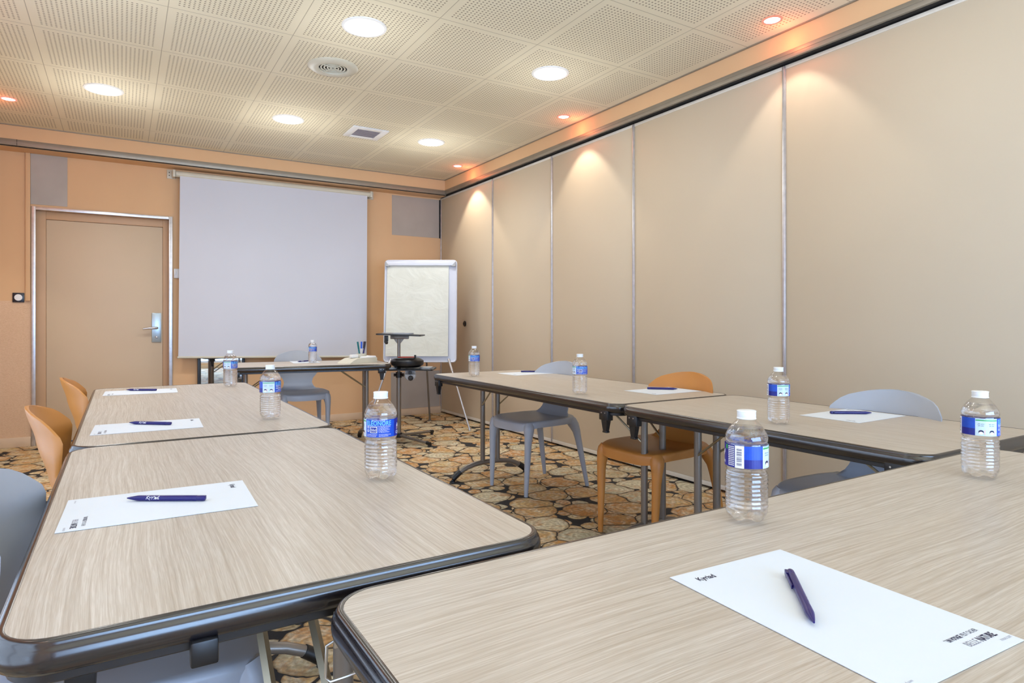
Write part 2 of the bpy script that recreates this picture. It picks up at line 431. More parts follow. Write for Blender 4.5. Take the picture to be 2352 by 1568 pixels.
# baseboards
m = MB(); m.box(DX1 + .015, XR, YB - .014, YB, 0, .076, .003); struct(m.build('baseboard_back', M['base']))
m = MB(); m.box(XL, DX0 - .015, YB - .014, YB, 0, .085, .003); struct(m.build('baseboard_back_left', M['base']))
m = MB(); m.box(XL, XL + .014, YF, YB, 0, .08, .003); struct(m.build('baseboard_left', M['base']))
m = MB(); m.box(XL, XR, YF, YF + .014, 0, .08, .003); struct(m.build('baseboard_front', M['base']))

# door
m = MB()
m.box(DX0 - .012, DX0 + .018, YB - .016, YB + .02, 0, DZ + .022, .002); m.box(DX1 - .018, DX1 + .012, YB - .016, YB + .02, 0, DZ + .022, .002)
m.box(DX0 + .018, DX1 - .018, YB - .015, YB + .019, DZ - .006, DZ + .021, .002)
dr = struct(m.build('door_1', M['alu']))
m = MB()
m.box(DX0 + .0042, DX0 + .085, YB + .06, YB + .14, 0, DZ - .0042, .003); m.box(DX1 - .065, DX1 - .0042, YB + .06, YB + .14, 0, DZ - .0042, .003); m.box(DX0 + .085, DX1 - .065, YB + .061, YB + .139, DZ - .075, DZ - .0042, .003)
m.box(DX0 - .005, DX0 + .004, YB + .0205, YB + .19, 0, DZ - .004); m.box(DX1 - .004, DX1 + .005, YB + .0205, YB + .19, 0, DZ - .004); m.box(DX0 - .005, DX1 + .005, YB + .0205, YB + .19, DZ - .004, DZ + .01)
m.build('door_frame', M['jamb'], dr)
m = MB(); m.box(DX0 + .086, DX1 - .066, YB + .072, YB + .11, .012, DZ - .077, .003); m.build('door_leaf', M['door'], dr)
m = MB(); m.box(.247, .327, YB + .062, YB + .073, .885, 1.165, .003)
hp = m.build('lock_plate', M['lockplate'], dr)
m = MB(); m.tube([(.290, YB + .065, 1.022), (.290, YB + .03, 1.022), (.283, YB + .015, 1.022), (.26, YB + .008, 1.022), (.22, YB + .008, 1.02), (.172, YB + .012, 1.014)], [.011, .011, .0115, .012, .010, .008], 12)
m.build('handle', M['alu'], hp)
m = MB(); m.lathe([(.012, 0), (.012, .01), (.007, .016), (.001, .017)], 16, Matrix.Translation((.287, YB + .063, .935)) @ Matrix.Rotation(PI / 2, 4, 'X')); m.build('lock_knob', M['alu'], hp)

# switches
sw = thing('light_switch', 'square navy switch plate with round white rocker left of the door', 'switch', (-.757, YB, 1.29))
m = MB(); m.box(-.041, .041, -.010, 0, -.041, .041, .003); m.build('plate', M['switch'], sw)
m = MB(); m.lathe([(.028, 0), (.028, .004), (.026, .006), (.001, .0065)], 32, Matrix.Translation((0, -.010, 0)) @ Matrix.Rotation(PI / 2, 4, 'X')); m.box(-.0008, .0008, -.0172, -.014, -.026, .026); m.build('rocker', M['white_plastic'], sw)
m = MB(); m.box(.428, .50, YB - .022, YB, 1.50, 1.59, .004); m.box(.436, .45, YB - .026, YB - .02, 1.53, 1.56, .002)
tag(m.build('screen_switch', M['white_plastic']), 'small white wall switch half hidden by the left edge of the projection screen', 'switch')

# ------------------------------------------------------------------ ceiling fittings
def downlight(x, y, label, on=True):
    d = thing('downlight', label, 'ceiling light', (x, y, ZC), 0, 'large round downlights in the ceiling')
    m = MB(); m.lathe([(.105, -.001), (.108, -.006), (.121, -.005), (.124, 0), (.124, .004), (.105, .004)], 40, cap0=False, cap1=False); m.build('trim_ring', M['white_plastic'], d)
    m = MB(); m.lathe([(.001, -.004), (.06, -.004), (.106, -.003), (.106, .001)], 40, cap1=False); m.build('diffuser', M['lamp_on'], d)
    return d
DL = [(1.153, 3.447, 'largest round white downlight, upper centre, in the tile before the round air vent'),
      (-.107, 5.34, 'round white downlight at the left, above the door side of the room'),
      (1.153, 5.34, 'round white downlight above the projection screen, left of the square vent'),
      (2.414, 5.34, 'smallest round white downlight near the far corner, right of the square vent'),
      (2.414, 3.447, 'round white downlight right of the round air vent, nearer the folding wall')]
for x, y, l in DL: downlight(x, y, l)
for x, y in [(p[0], p[1]) for p in DL] + [(-.107, 3.447), (-.107, 1.55), (1.153, 1.55), (2.414, 1.55)]:
    light('downlight_lamp', 'SPOT', (x, y, ZC - .02), 62 if y > 5 else 22 if y > 3 else 3, (.95, .975, 1.0), spot_size=R_(150), spot_blend=1.0, shadow_soft_size=.10)
    light('ceiling_fill', 'POINT', (x, y, ZC - .42), 7 if y > 5 else 4.2, (.98, 1.0, .97), shadow_soft_size=.12)  # added unseen fill below each downlight, brightens the ceiling, has no fitting
SP = [(3.014, 2.204, 'small pink-rimmed spotlight nearest the camera along the folding wall'),
      (3.014, 4.115, 'small pink-rimmed spotlight midway along the folding wall'),
      (3.014, 5.998, 'small pink-rimmed spotlight in the far right corner of the ceiling'),
      (-.709, 5.925, 'small pink-rimmed spotlight at the left edge of the ceiling')]
for x, y, l in SP:
    d = thing('spotlight', l, 'spotlight', (x, y, ZC), 0, 'small coloured wall spotlights')
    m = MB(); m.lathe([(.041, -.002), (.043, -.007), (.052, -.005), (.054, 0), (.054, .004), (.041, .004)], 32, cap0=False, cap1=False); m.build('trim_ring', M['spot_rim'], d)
    m = MB(); m.lathe([(.001, -.003), (.041, -.003), (.042, .001)], 32, cap1=False); m.build('diffuser', M['spot_on'], d)
for x, y in [(p[0], p[1]) for p in SP] + [(3.014, .3), (-.709, 4.1), (-.709, 2.2), (-.709, .3)]:
    light('spot_lamp', 'SPOT', (x, y, ZC - .02), (26 if y > 5 else 17 if y > 3 else 10) if y > 1 else 5, (1.0, .90, .76), rot=(0, R_(6) * (-1 if x > 0 else 1), 0), spot_size=R_(84), spot_blend=.35, shadow_soft_size=.012)
    light('spot_rim_lamp', 'POINT', (x + (.10 if x > 0 else -.10), y, ZC - .09), 1.0, (1.0, .22, .08), shadow_soft_size=.03)

v = thing('air_vent', 'round cream ceiling air vent with concentric slots between the downlights', 'vent', (1.163, 4.097, ZC))
m = MB(); m.lathe([(.088, -.001), (.09, -.012), (.10, -.016), (.145, -.012), (.158, -.003), (.158, .003), (.088, .003)], 48, cap0=False, cap1=False); m.build('outer_flange', M['cream_plastic'], v)
m = MB()
for r in (.010, .030, .050, .070): m.lathe([(r, -.004), (r, -.008), (r + .004, -.0095), (r + .009, -.008), (r + .009, -.004)], 40, cap0=False, cap1=False)
for k in range(4):
    m.box(.01, .09, -.003, .003, -.010, -.004, M=Matrix.Rotation(k * PI / 2 + .4, 4, 'Z'))
m.build('slot_rings', M['cream_plastic'], v)
m = MB(); m.lathe([(.001, -.002), (.09, -.002)], 40, cap1=False); m.build('dark_throat', M['dark_gap'], v)
v = thing('square_vent', 'square white ceiling vent with grey louvres between two downlights', 'vent', (1.807, 5.365, ZC))
m = MB()
frame4(m, -.155, .155, -.155, .155, .055, -.012, .001, .003, True)
m.build('frame', M['white_plastic'], v)
m = MB(); m.box(-.1, .1, -.1, .1, -.004, 0)
for k in range(7): m.box(-.1, .1, -.088 + k * .028, -.08 + k * .028, -.012, -.003)
m.build('louvres', plain('grey_louvre', (150, 142, 148), .5), v)

# ------------------------------------------------------------------ projection screen
ps = thing('projection_screen', 'large pulled-down white projection screen on the back wall beside the door', 'projector screen', (1.39, YB, 2.5))
YS = -.075
m = MB(); m.tube([(-.95, YS, -.012), (.955, YS, -.012)], .030, 20); m.build('roller_case', M['cream_plastic'], ps)
for s in (-1, 1):
    m = MB(); m.box(s * .985 - .035, s * .985 + .035, -.012, 0, -.05, .035, .003); m.box(s * .965 - .012, s * .965 + .012, YS - .035, -.005, -.046, .022, .004)
    for q in (-.02, .008): m.lathe([(.005, 0), (.001, .002)], 10, Matrix.Translation((s * 1.0, -.012, q)) @ Matrix.Rotation(PI / 2, 4, 'X'), mi=1)
    m.build('wall_bracket', [M['cream_plastic'], M['black']], ps)
m = MB(); nx, nz = 24, 30; vs = []
for j in range(nz + 1):
    for i in range(nx + 1):
        u = i / nx; w = j / nz
        x = -.915 + 1.835 * u + (-.015 * (1 - u) - .012 * u) * w
        zb = -1.752 - .045 * u
        z = -.03 + (zb + .03) * w
        vs.append((x, YS - .022 - .012 * w + .003 * math.sin(9 * w) * math.sin(3 * u), z))
m.add(vs, [[j * (nx + 1) + i, j * (nx + 1) + i + 1, (j + 1) * (nx + 1) + i + 1, (j + 1) * (nx + 1) + i] for j in range(nz) for i in range(nx)])
m.build('screen_fabric', M['screen'], ps, fix=False)
m = MB(); m.tube([(-.938, YS - .034, -1.757), (.915, YS - .034, -1.802)], .011, 12); m.build('bottom_bar', M['cream_plastic'], ps)

# mirror behind the far table
mr = thing('leaning_mirror', 'low dark-framed mirror on the floor under the projection screen', 'mirror', (.845, YB - .03, 0))
m = MB()
frame4(m, -.215, .215, 0, .95, .03, -.02, .01, .003)
m.build('frame', M['black'], mr)
m = MB(); m.box(-.186, .186, -.012, -.006, .03, .92); m.build('mirror_glass', M['mirror'], mr, smooth=0)

# ------------------------------------------------------------------ tables
ZT = .722
def rrect(L, D, r, n=8):
    pts = []
    for cx, cy, a0 in ((L / 2 - r, D / 2 - r, 0), (-L / 2 + r, D / 2 - r, PI / 2), (-L / 2 + r, -D / 2 + r, PI), (L / 2 - r, -D / 2 + r, 1.5 * PI)):
        for k in range(n + 1):
            a = a0 + PI / 2 * k / n; pts.append((cx + r * math.cos(a), cy + r * math.sin(a)))
    return pts
def ring_sweep(m, L, D, r, prof, mi=None, closed=True):
    rings = []
    n = 8
    for (o, z) in prof:
        rings.append([(x, y, z) for x, y in rrect(L + 2 * o, D + 2 * o, r + o, n)])
    k = len(rings[0]); vs = [p for rg in rings for p in rg]; fs = []
    q = len(prof)
    for i in range(q if closed else q - 1):
        for j in range(k): fs.append([i * k + j, i * k + (j + 1) % k, ((i + 1) % q) * k + (j + 1) % k, ((i + 1) % q) * k + j])
    m.add(vs, fs, mi)
def arch_pts():
    P = [(-.285, .022), (-.262, .042), (-.23, .064), (-.18, .086), (-.12, .101), (-.05, .108), (.05, .108), (.12, .101), (.18, .086), (.23, .064), (.262, .042), (.285, .022)]
    return P
def table(L, D, loc, rz, label, near=None):
    T = thing('folding_table', label, 'table', (loc[0], loc[1], 0), rz, 'wood-topped folding meeting tables')
    m = MB(); m.prism(rrect(L, D, .055), ZT - .018, ZT); m.build('tabletop', M['wood'], T)
    m = MB(); ring_sweep(m, L, D, .055, [(0, ZT - .0002), (.004, ZT + .0008), (.008, ZT - .001), (.0098, ZT - .004), (.0098, ZT - .007), (.0125, ZT - .009), (.0150, ZT - .015), (.0155, ZT - .022), (.0142, ZT - .031), (.010, ZT - .038), (.004, ZT - .041), (.0, ZT - .041)])
    m.build('edge_band', M['band'], T, smooth=60)
    m = MB(); ring_sweep(m, L, D, .055, [(-.001, ZT - .030), (-.001, ZT - .052), (-.003, ZT - .054), (-.010, ZT - .054), (-.010, ZT - .02)])
    m.build('apron', M['apron'], T)
    for s in (-1, 1):
        xl = s * (L / 2 - .15)
        m = MB(); qc = near if (near is not None and s < 0) else 0
        for q in (-.06, .06): m.tube([(xl, q + qc, .10), (xl, q + qc, ZT - .03)], .0165, 14)
        m.tube([(xl, p[0] + qc, p[1]) for p in arch_pts()], .0175, 14)
        m.box(xl - .02, xl + .02, -D / 2 + .02, D / 2 - .02, ZT - .046, ZT - .018, .003)
        fr = m.build('leg_frame', M['steel'], T)
        for q in (-1, 1):
            m = MB(); m.tube([(xl, q * .235 + qc, .0615), (xl, q * .265 + qc, .041), (xl, q * .292 + qc, .020)], [.0205, .021, .021], 14)
            m.lathe([(.008, .016), (.009, .008), (.018, .006), (.019, 0)], 16, Matrix.Translation((xl, q * .292 + qc, 0)))
            m.build('foot_cap', M['black'], fr)
        for q in (-.085, .085):
            m = MB()
            if near is not None and s < 0:
                yb = -.018 if q > 0 else -.066
                yb = .028 if q > 0 else -.064
                m.tube([(xl + .42, yb, ZT - .035), (xl + .01, yb, .375)], .0095, 4); m.build('brace', M['brace'], T); continue
            m.tube([(xl - s * .005, q * .8, .50), (xl - s * .27, q * 1.25, ZT - .035)], .005, 8); m.build('brace', M['brace'], T)
        for q in (-1, 1):
            m = MB(); sh_ = near is not None and s < 0; bx = s * (L / 2 - (.045 if sh_ else .075)); by = q * (D / 2 - (.075 if sh_ else .004))
            m.box(bx - .03, bx + .03, by - .016, by + .016, ZT - .078, ZT - .028, .003)
            m.add([(bx - .02, by - .013, ZT - .07), (bx + .02, by - .013, ZT - .07), (bx + .02, by + .013, ZT - .07), (bx - .02, by + .013, ZT - .07),
                   (bx - .010, by - .009, ZT - .128), (bx + .010, by - .009, ZT - .128), (bx + .010, by + .009, ZT - .128), (bx - .010, by + .009, ZT - .128)],
                  [[0, 1, 2, 3], [4, 5, 6, 7], [0, 1, 5, 4], [1, 2, 6, 5], [2, 3, 7, 6], [3, 0, 4, 7]])
            m.box(bx - .014, bx + .014, by - .010, by + .010, ZT - .134, ZT - .126, .002)
            m.lathe([(.003, 0), (.003, .002)], 8, Matrix.Translation((bx - .012, by + q * .016, ZT - .045)) @ Matrix.Rotation(-q * PI / 2, 4, 'X'), mi=1)
            m.lathe([(.003, 0), (.003, .002)], 8, Matrix.Translation((bx + .012, by + q * .016, ZT - .045)) @ Matrix.Rotation(-q * PI / 2, 4, 'X'), mi=1)
            m.build('corner_bracket', [M['black'], M['steel_light']], T)
    return T
tN = table(1.86, .745, (1.165, .456), 0, 'nearest wood-topped folding table, across the foreground with the closest white sheet')
tL1 = table(1.275, .727, (.247, 1.527), PI / 2, 'front table of the left row, behind the foreground table, holding one white sheet', near=-.125)
tL2 = table(1.852, .735, (.252, 3.123), PI / 2, 'rear table of the left row, holding two white sheets and two bottles')
tR1 = table(1.90, .728, (2.196, 3.0645), PI / 2, 'rear table of the right row, with the dark brown edge and two white sheets')
tR2 = table(1.215, .728, (2.196, 1.4745), PI / 2, 'front table of the right row, along the folding wall with one white sheet')
tB = table(1.29, .68, (1.37, 5.60), R_(-8), 'far presenter table in front of the projection screen with the marker tray')
# linking hook under the near corner of the front left table
m = MB(); m.box(.245, .265, .858, .864, ZT - .085, ZT - .035, .002)
m.box(.251, .259, .850, .858, ZT - .082, ZT - .04, .002)
m.tube([(.246, .861, ZT - .075), (.238, .868, ZT - .082), (.236, .868, ZT - .125), (.242, .866, ZT - .131), (.262, .862, ZT - .128), (.282, .858, ZT - .124), (.286, .856, ZT - .116), (.286, .852, ZT - .08)], .0022, 8)
o = m.build('linking_hook', M['steel_light']); o.parent = tL1; o.matrix_parent_inverse = Matrix.Translation((.247, 1.527, 0)).inverted() if False else (Matrix.Translation((.247, 1.527, 0)) @ Matrix.Rotation(PI / 2, 4, 'Z')).inverted()
m = MB(); m.box(.072, .104, .868, .886, ZT - .068, ZT - .036, .003)
o = m.build('edge_block', M['black']); o.parent = tL1; o.matrix_parent_inverse = (Matrix.Translation((.247, 1.527, 0)) @ Matrix.Rotation(PI / 2, 4, 'Z')).inverted()

# ------------------------------------------------------------------ chairs (front faces local +X)
def interp(tab, v):
    for (a, b), (c, d) in zip(tab[:-1], tab[1:]):
        if v <= c:
            k = (v - a) / (c - a); k = k * k * (3 - 2 * k) * .5 + k * .5
            return b + (d - b) * k
    return tab[-1][1]
def make_chair(mat, label):
    c = thing('dining_chair', label, 'chair', (0, 0, 0), 0, 'one-piece plastic chairs around the tables')
    # seat
    m = MB(); N = 48
    def sup(r, w):
        cw, sw_ = math.cos(w), math.sin(w); e = 2 / 4.2
        x = .018 + .228 * r * math.copysign(abs(cw) ** e, cw)
        y = (.219 - .012 * (x < 0) * min(1, -x / .2)) * r * math.copysign(abs(sw_) ** e, sw_)
        return x, y
    def ztop(x, y):
        z = .462 - .014 * max(0, 1 - (x * x + y * y) / .045)
        if x > .12: z -= 1.1 * (x - .12) ** 2
        if x < -.12: z += .8 * (x + .12) ** 2
        return z
    rings = []
    for r in (.02, .2, .4, .6, .78, .9, .97):
        rings.append([(lambda p: (p[0], p[1], ztop(*p)))(sup(r, 2 * PI * k / N)) for k in range(N)])
    rings.append([(lambda p: (p[0], p[1], ztop(*p) - .004))(sup(1.0, 2 * PI * k / N)) for k in range(N)])
    def drop(w):
        return .040 + .012 * math.cos(w) ** 4
    rings.append([(lambda p: (p[0], p[1], ztop(*p) - .012))(sup(1.01, 2 * PI * k / N)) for k in range(N)])
    rings.append([(lambda p: (p[0], p[1], ztop(*p) - drop(2 * PI * k / N)))(sup(1.0, 2 * PI * k / N)) for k in range(N)])
    rings.append([(lambda p: (p[0], p[1], ztop(*p) - drop(2 * PI * k / N)))(sup(.93, 2 * PI * k / N)) for k in range(N)])
    rings.append([(lambda p: (p[0], p[1], ztop(*p) - .02))(sup(.92, 2 * PI * k / N)) for k in range(N)])
    rings.append([(lambda p: (p[0], p[1], ztop(*p) - .02))(sup(.02, 2 * PI * k / N)) for k in range(N)])
    vs = [p for rg in rings for p in rg]; fs = [[i * N + k, i * N + (k + 1) % N, (i + 1) * N + (k + 1) % N, (i + 1) * N + k] for i in range(len(rings) - 1) for k in range(N)]
    fs += [list(range(N))[::-1], [(len(rings) - 1) * N + k for k in range(N)]]
    m.add(vs, fs); m.build('seat', mat, c, smooth=50)
    # backrest
    W = [(0, .190), (.06, .160), (.14, .132), (.22, .124), (.30, .132), (.40, .160), (.50, .190), (.60, .208), (.70, .215), (.78, .212), (.86, .192), (.92, .160), (.965, .112), (.99, .060), (1.0, .012)]
    XB = [(0, -.120), (.08, -.160), (.2, -.186), (.4, -.206), (.7, -.238), (1.0, -.268)]
    vsamp = [0, .04, .08, .12, .17, .22, .27, .32, .38, .44, .5, .56, .62, .68, .74, .79, .84, .88, .92, .95, .975, .99, 1.0]
    nu = 16; m = MB(); F = []; B = []
    for vv in vsamp:
        w = interp(W, vv); xb = interp(XB, vv); z = .440 + .372 * vv - (.0 if vv > .08 else 0)
        cur = .078 * (w / .215) ** 2 * min(1, .25 + vv)
        for i in range(nu + 1):
            u = -1 + 2 * i / nu
            th = .0055 if abs(u) < .99 else .004
            x = xb + cur * u * u
            F.append((x + th, w * u, z)); B.append((x - th, w * u, z))
    nF = len(F); st = nu + 1; fs = []
    for j in range(len(vsamp) - 1):
        for i in range(nu):
            a = j * st + i; fs.append([a, a + 1, a + st + 1, a + st]); fs.append([nF + a + 1, nF + a, nF + a + st, nF + a + st + 1])
    for j in range(len(vsamp) - 1):
        a = j * st; fs.append([a, a + st, nF + a + st, nF + a]); a = j * st + nu; fs.append([a + st, a, nF + a, nF + a + st])
    for i in range(nu):
        fs.append([i + 1, i, nF + i, nF + i + 1]); a = (len(vsamp) - 1) * st + i; fs.append([a, a + 1, nF + a + 1, nF + a])
    m.add(F + B, fs); bo = m.build('backrest', mat, c, smooth=60)
    # legs
    for s in (-1, 1):
        m = MB(); m.tube([(.196, s * .172, .440), (.202, s * .178, .425), (.207, s * .182, .400), (.212, s * .186, .365), (.216, s * .186, .32), (.219, s * .184, .22), (.228, s * .180, 0)], [.030, .034, .0325, .026, .0225, .0195, .0125], 16); m.build('leg', mat, c)
        m = MB(); m.tube([(-.150, s * .165, .440), (-.162, s * .174, .428), (-.176, s * .182, .402), (-.190, s * .189, .365), (-.200, s * .193, .32), (-.22, s * .200, .22), (-.262, s * .216, 0)], [.032, .035, .033, .026, .0225, .019, .0125], 16); m.build('leg', mat, c)
    return c
cg = make_chair(M['chair_grey'], 'grey plastic chair at the far left edge, pulled in to the front left table')
cg.location = (.012, 1.46, 0); cg.rotation_euler = (0, 0, -R_(3))
copy_tree(cg, (2.335, 3.50, 0), PI + R_(6), 'grey plastic chair under the rear right table, beside the legs of the arched table foot')
copy_tree(cg, (2.345, 1.35, 0), PI, 'grey plastic chair behind the front right table, its back rising over a white sheet')
copy_tree(cg, (1.385, 5.88, 0), -PI / 2 + R_(-3), 'blue-grey plastic chair behind the far presenter table')
cm = make_chair(M['chair_mustard'], 'mustard plastic chair on the left, nearer of the two beside the door')
cm.location = (.012, 2.53, 0)
copy_tree(cm, (.02, 3.75, 0), R_(3), 'mustard plastic chair on the left, farther one close to the door')
copy_tree(cm, (2.345, 2.39, 0), PI + R_(4), 'mustard plastic chair on the right, facing in under the right row of tables')

# ------------------------------------------------------------------ sheets of paper
def wrapflat(m, geo, x, y, mi, z=.0011):
    vs, fs = geo; m.add([(x + a, y + b, z) for a, b in vs], fs, mi)
def make_sheet():
    m = MB(); w, h = .228 / 2, .323 / 2
    m.box(-w, w, -h, h, 0, .0008, mi=0)
    wrapflat(m, text_geo('Kyriad', .0150, .031, .02), -w + .028, h - .030, 1)
    wrapflat(m, text_geo('* UN VOYAGE', .0085, .030, .03), w - .084, -h + .036, 1)
    wrapflat(m, text_geo('PEUT CACHER', .0085, .030), w - .051, -h + .036, 1)
    wrapflat(m, text_geo('BELLE', .013, .022), w - .070, -h + .020, 2)
    wrapflat(m, text_geo('NATURE.', .013, .032, .03), w - .045, -h + .020, 1)
    wrapflat(m, text_geo('KYRIAD.COM', .005, .02), w - .024, -h + .010, 2)
    wrapflat(m, text_geo('kyriad.com', .005, .02), -w + .014, -h + .012, 2)
    return m.build('paper_sheet', [M['paper'], M['ink'], M['ink_grey']], smooth=0, fix=False)
sh = make_sheet()
sheets = [((.758, .474), -3, 'nearest white sheet in the foreground, on the closest table'),
          ((.068, 1.429), -91.5, 'white sheet on the front table of the left row'),
          ((.080, 2.507), -92, 'white sheet on the near half of the rear left table'),
          ((.087, 3.757), -92, 'white sheet on the far half of the rear left table, by the farther mustard chair'),
          ((2.392, 3.715), 92, 'white sheet on the rear right table in front of the grey chair'),
          ((2.392, 2.400), 91, 'white sheet on the rear right table in front of the mustard chair'),
          ((2.378, 1.387), 91, 'white sheet on the front right table near its grey chair'),
          ((1.395, 5.80), 174, 'white sheet on the far presenter table behind a bottle')]
for i, ((x, y), r, l) in enumerate(sheets):
    o = sh if i == 0 else sh.copy()
    if i: COL.objects.link(o)
    o.location = (x, y, ZT + .0006); o.rotation_euler = (0, 0, R_(r)); tag(o, l, 'paper', 'printed white sheets on the tables')

# ------------------------------------------------------------------ pens (tip at local -X)
def make_pen(label):
    p = thing('pen', label, 'pen', (0, 0, 0), 0, 'navy pens on the white sheets')
    Z = .0058; RY = Matrix.Translation((0, 0, Z)) @ Matrix.Rotation(PI / 2, 4, 'Y')
    m = MB(); m.lathe([(.0012, -.078), (.0016, -.076), (.0030, -.070), (.0053, -.057), (.0056, -.052), (.0056, .060), (.0054, .061)], 20, RY)
    m.build('barrel', M['navy'], p)
    m = MB(); m.lathe([(.0050, .060), (.0054, .061), (.0054, .074), (.0046, .077), (.001, .078)], 20, RY); m.build('push_button', M['navy'], p)
    m = MB(); m.box(.022, .070, .0058, .0078, Z - .0028, Z + .0028, .0008); m.box(.063, .076, .0035, .0078, Z - .0038, Z + .0038, .0008); m.build('clip', M['navy'], p)
    vs, fs = text_geo('Kyriad', .0095, .026, .02)
    m = MB(); RR = .00578
    for k in (0,):
        m.add([(-.038 + a, -RR * math.cos((b - .0025) / RR + .35), Z + RR * math.sin((b - .0025) / RR + .35)) for a, b in vs], fs)
    m.build('printed_name', M['white_ink'], p, fix=False, smooth=0)
    return p
def pen_at(o, tip, end, flip=0):
    cx, cy = (tip[0] + end[0]) / 2, (tip[1] + end[1]) / 2
    o.location = (cx, cy, ZT + .0016); o.rotation_euler = (0, 0, math.atan2(end[1] - tip[1], end[0] - tip[0]))
pens = [((.684, .443), (.805, .561), 'navy pen on the nearest white sheet, lying slanted in the foreground'),
        ((.010, 1.479), (.143, 1.398), 'navy pen on the sheet of the front left table'),
        ((.022, 2.586), (.148, 2.487), 'navy pen with white name on the middle sheet of the left row'),
        ((.021, 3.845), (.156, 3.763), 'navy pen with white name on the farthest sheet of the left row'),
        ((2.543, 3.726), (2.414, 3.805), 'navy pen on the sheet before the grey chair at the rear right table'),
        ((2.485, 2.384), (2.372, 2.496), 'navy pen on the sheet before the mustard chair at the right'),
        ((2.466, 1.365), (2.343, 1.454), 'navy pen on the sheet of the front right table'),
        ((1.33, 5.78), (1.455, 5.86), 'navy pen on the sheet of the far presenter table')]
p0 = make_pen(pens[0][2])
for i, (a, b, l) in enumerate(pens):
    o = p0 if i == 0 else copy_tree(p0, label=l)
    pen_at(o, a, b)

# ------------------------------------------------------------------ water bottles
def make_bottle(label):
    b = thing('water_bottle', label, 'bottle', (0, 0, 0), 0, 'small labelled water bottles on the tables')
    body = [(.024, .0065), (.030, .004), (.0345, .009), (.0362, .018), (.0355, .024)]
    z = .026
    for k in range(7):
        body += [(.0352, z), (.0368, z + .0025), (.0368, z + .0048), (.0352, z + .0073)]; z += .0076
    body += [(.0356, .0815), (.0366, .084), (.0356, .0875), (.0335, .0905), (.0335, .0925), (.0362, .0965), (.0366, .099), (.0364, .1405), (.0352, .143), (.0367, .146), (.0366, .151), (.0345, .158), (.0295, .1665), (.0232, .1745), (.0172, .1805), (.0140, .1835), (.0136, .187)]
    def wob(r, z, w):
        if z < .020:
            k = 1 - z / .020; c = math.cos(5 * w)
            return r * (1 - .15 * k * (1 - c) * .5), z + (.006 * k * (1 - c) * .5 if z < .010 else .002 * k * (1 - c))
        return r, z
    m = MB(); m.lathe([(.001, .010)] + body, 60, cap0=False, cap1=False, wob=wob); m.build('bottle_body', M['pet'], b, smooth=50)
    m = MB()
    inner = [(max(.001, r - .0009), z + (.0012 if z < .02 else 0)) for r, z in body if z < .168]
    m.lathe([(.001, .0112)] + inner + [(.0275, .1685), (.001, .1687)], 60, cap0=False, cap1=False, wob=wob); m.build('water', M['water'], b, smooth=50)
    m = MB()
    def wc(r, z, w): return r * (1 + (.012 * math.cos(40 * w) if .186 < z < .196 else 0)), z
    m.lathe([(.0136, .1835), (.0165, .1835), (.0168, .1850), (.0158, .1860), (.0158, .1872), (.0160, .1875), (.0158, .1955), (.0166, .1962), (.0166, .1978), (.0155, .1985), (.001, .1985)], 80, wob=wc); m.build('cap', M['cap'], b, smooth=40)
    # wrap-around label
    m = MB(); RL = .0374; z0, z1 = .1005, .1395; H = z1 - z0; C = 2 * PI * RL
    def patch(a0, a1, y0, y1, mi, lift=0):
        n = max(1, int((a1 - a0) / 6)); vs = []
        for k in range(n + 1):
            a = R_(a0 + (a1 - a0) * k / n)
            for y in (y0, y1): vs.append(((RL + lift) * math.cos(a), (RL + lift) * math.sin(a), z0 + y * H))
        m.add(vs, [[2 * k, 2 * k + 2, 2 * k + 3, 2 * k + 1] for k in range(n)], mi)
    def txt(body, a0, a1, y0, size, mi, lift=.0002, bold=.0, vert=False):
        wdt = R_(a1 - a0) * RL
        vs, fs = text_geo(body, size * H, wdt if not vert else None, bold)
        out = []
        for (px, py) in vs:
            if vert: px, py = py, (size and px)
            a = R_(a0) + px / RL; out.append(((RL + lift) * math.cos(a), (RL + lift) * math.sin(a), z0 + y0 * H + py))
        m.add(out, fs, mi)
    # materials: 0 blue 1 dark 2 pale 3 cyan 4 green 5 white 6 pink 7 ink
    E0, E1, C1, T1, B1, P1, G1 = 0, 105, 190, 215, 240, 292, 360
    patch(E0, E1, 0, 1, 0); patch(E1, C1, 0, 1, 1); patch(C1, T1, 0, 1, 1); patch(T1, B1, 0, 1, 5); patch(B1, P1, .4, 1, 0); patch(B1, P1, 0, .4, 1); patch(P1, G1, 0, 1, 2)
    txt('ELÉONORE', E0 + 6, E1 - 10, .68, .36, 3, bold=.015)
    txt('EAU DE SOURCE', E0 + 28, E1 - 32, .93, .08, 5)
    patch(E0 + 6, E1 - 12, .635, .645, 5, .0002)
    for y, a, b_ in ((.56, 50, 92), (.49, 50, 84), (.42, 50, 90), (.35, 50, 80), (.28, 50, 88)): txt('Ca Mg Na K HCO', E0 + a, E0 + b_, y, .07, 5)
    patch(E0 + 20, E0 + 46, .25, .60, 5, .0002); patch(E0 + 22, E0 + 44, .28, .57, 1, .0003); txt('50cl', E0 + 24, E0 + 42, .34, .22, 5, .0004)
    for y in (.5, .3):
        txt('O', E0 + 7, E0 + 16, y, .2, 5, bold=.02)
    txt('A CONSOMMER DE PREFERENCE', E0 + 6, E0 + 46, .13, .07, 5); txt('AVANT LA DATE INDIQUEE', E0 + 6, E0 + 42, .05, .07, 5); txt('PET RECYCLABLE A 100 %', E0 + 52, E0 + 94, .13, .07, 5); txt('RECYCLEZ MOI', E0 + 52, E0 + 84, .05, .07, 5)
    patch(E1, E1 + 4, .0, 1, 0, .0001)
    for k in range(12):
        a = E1 + 20 + k * 4; patch(a, a + 4, .35 + .2 * abs(math.sin(k)), .62 + .12 * math.sin(k * 1.3), 5 if k % 3 else 6, .0002)
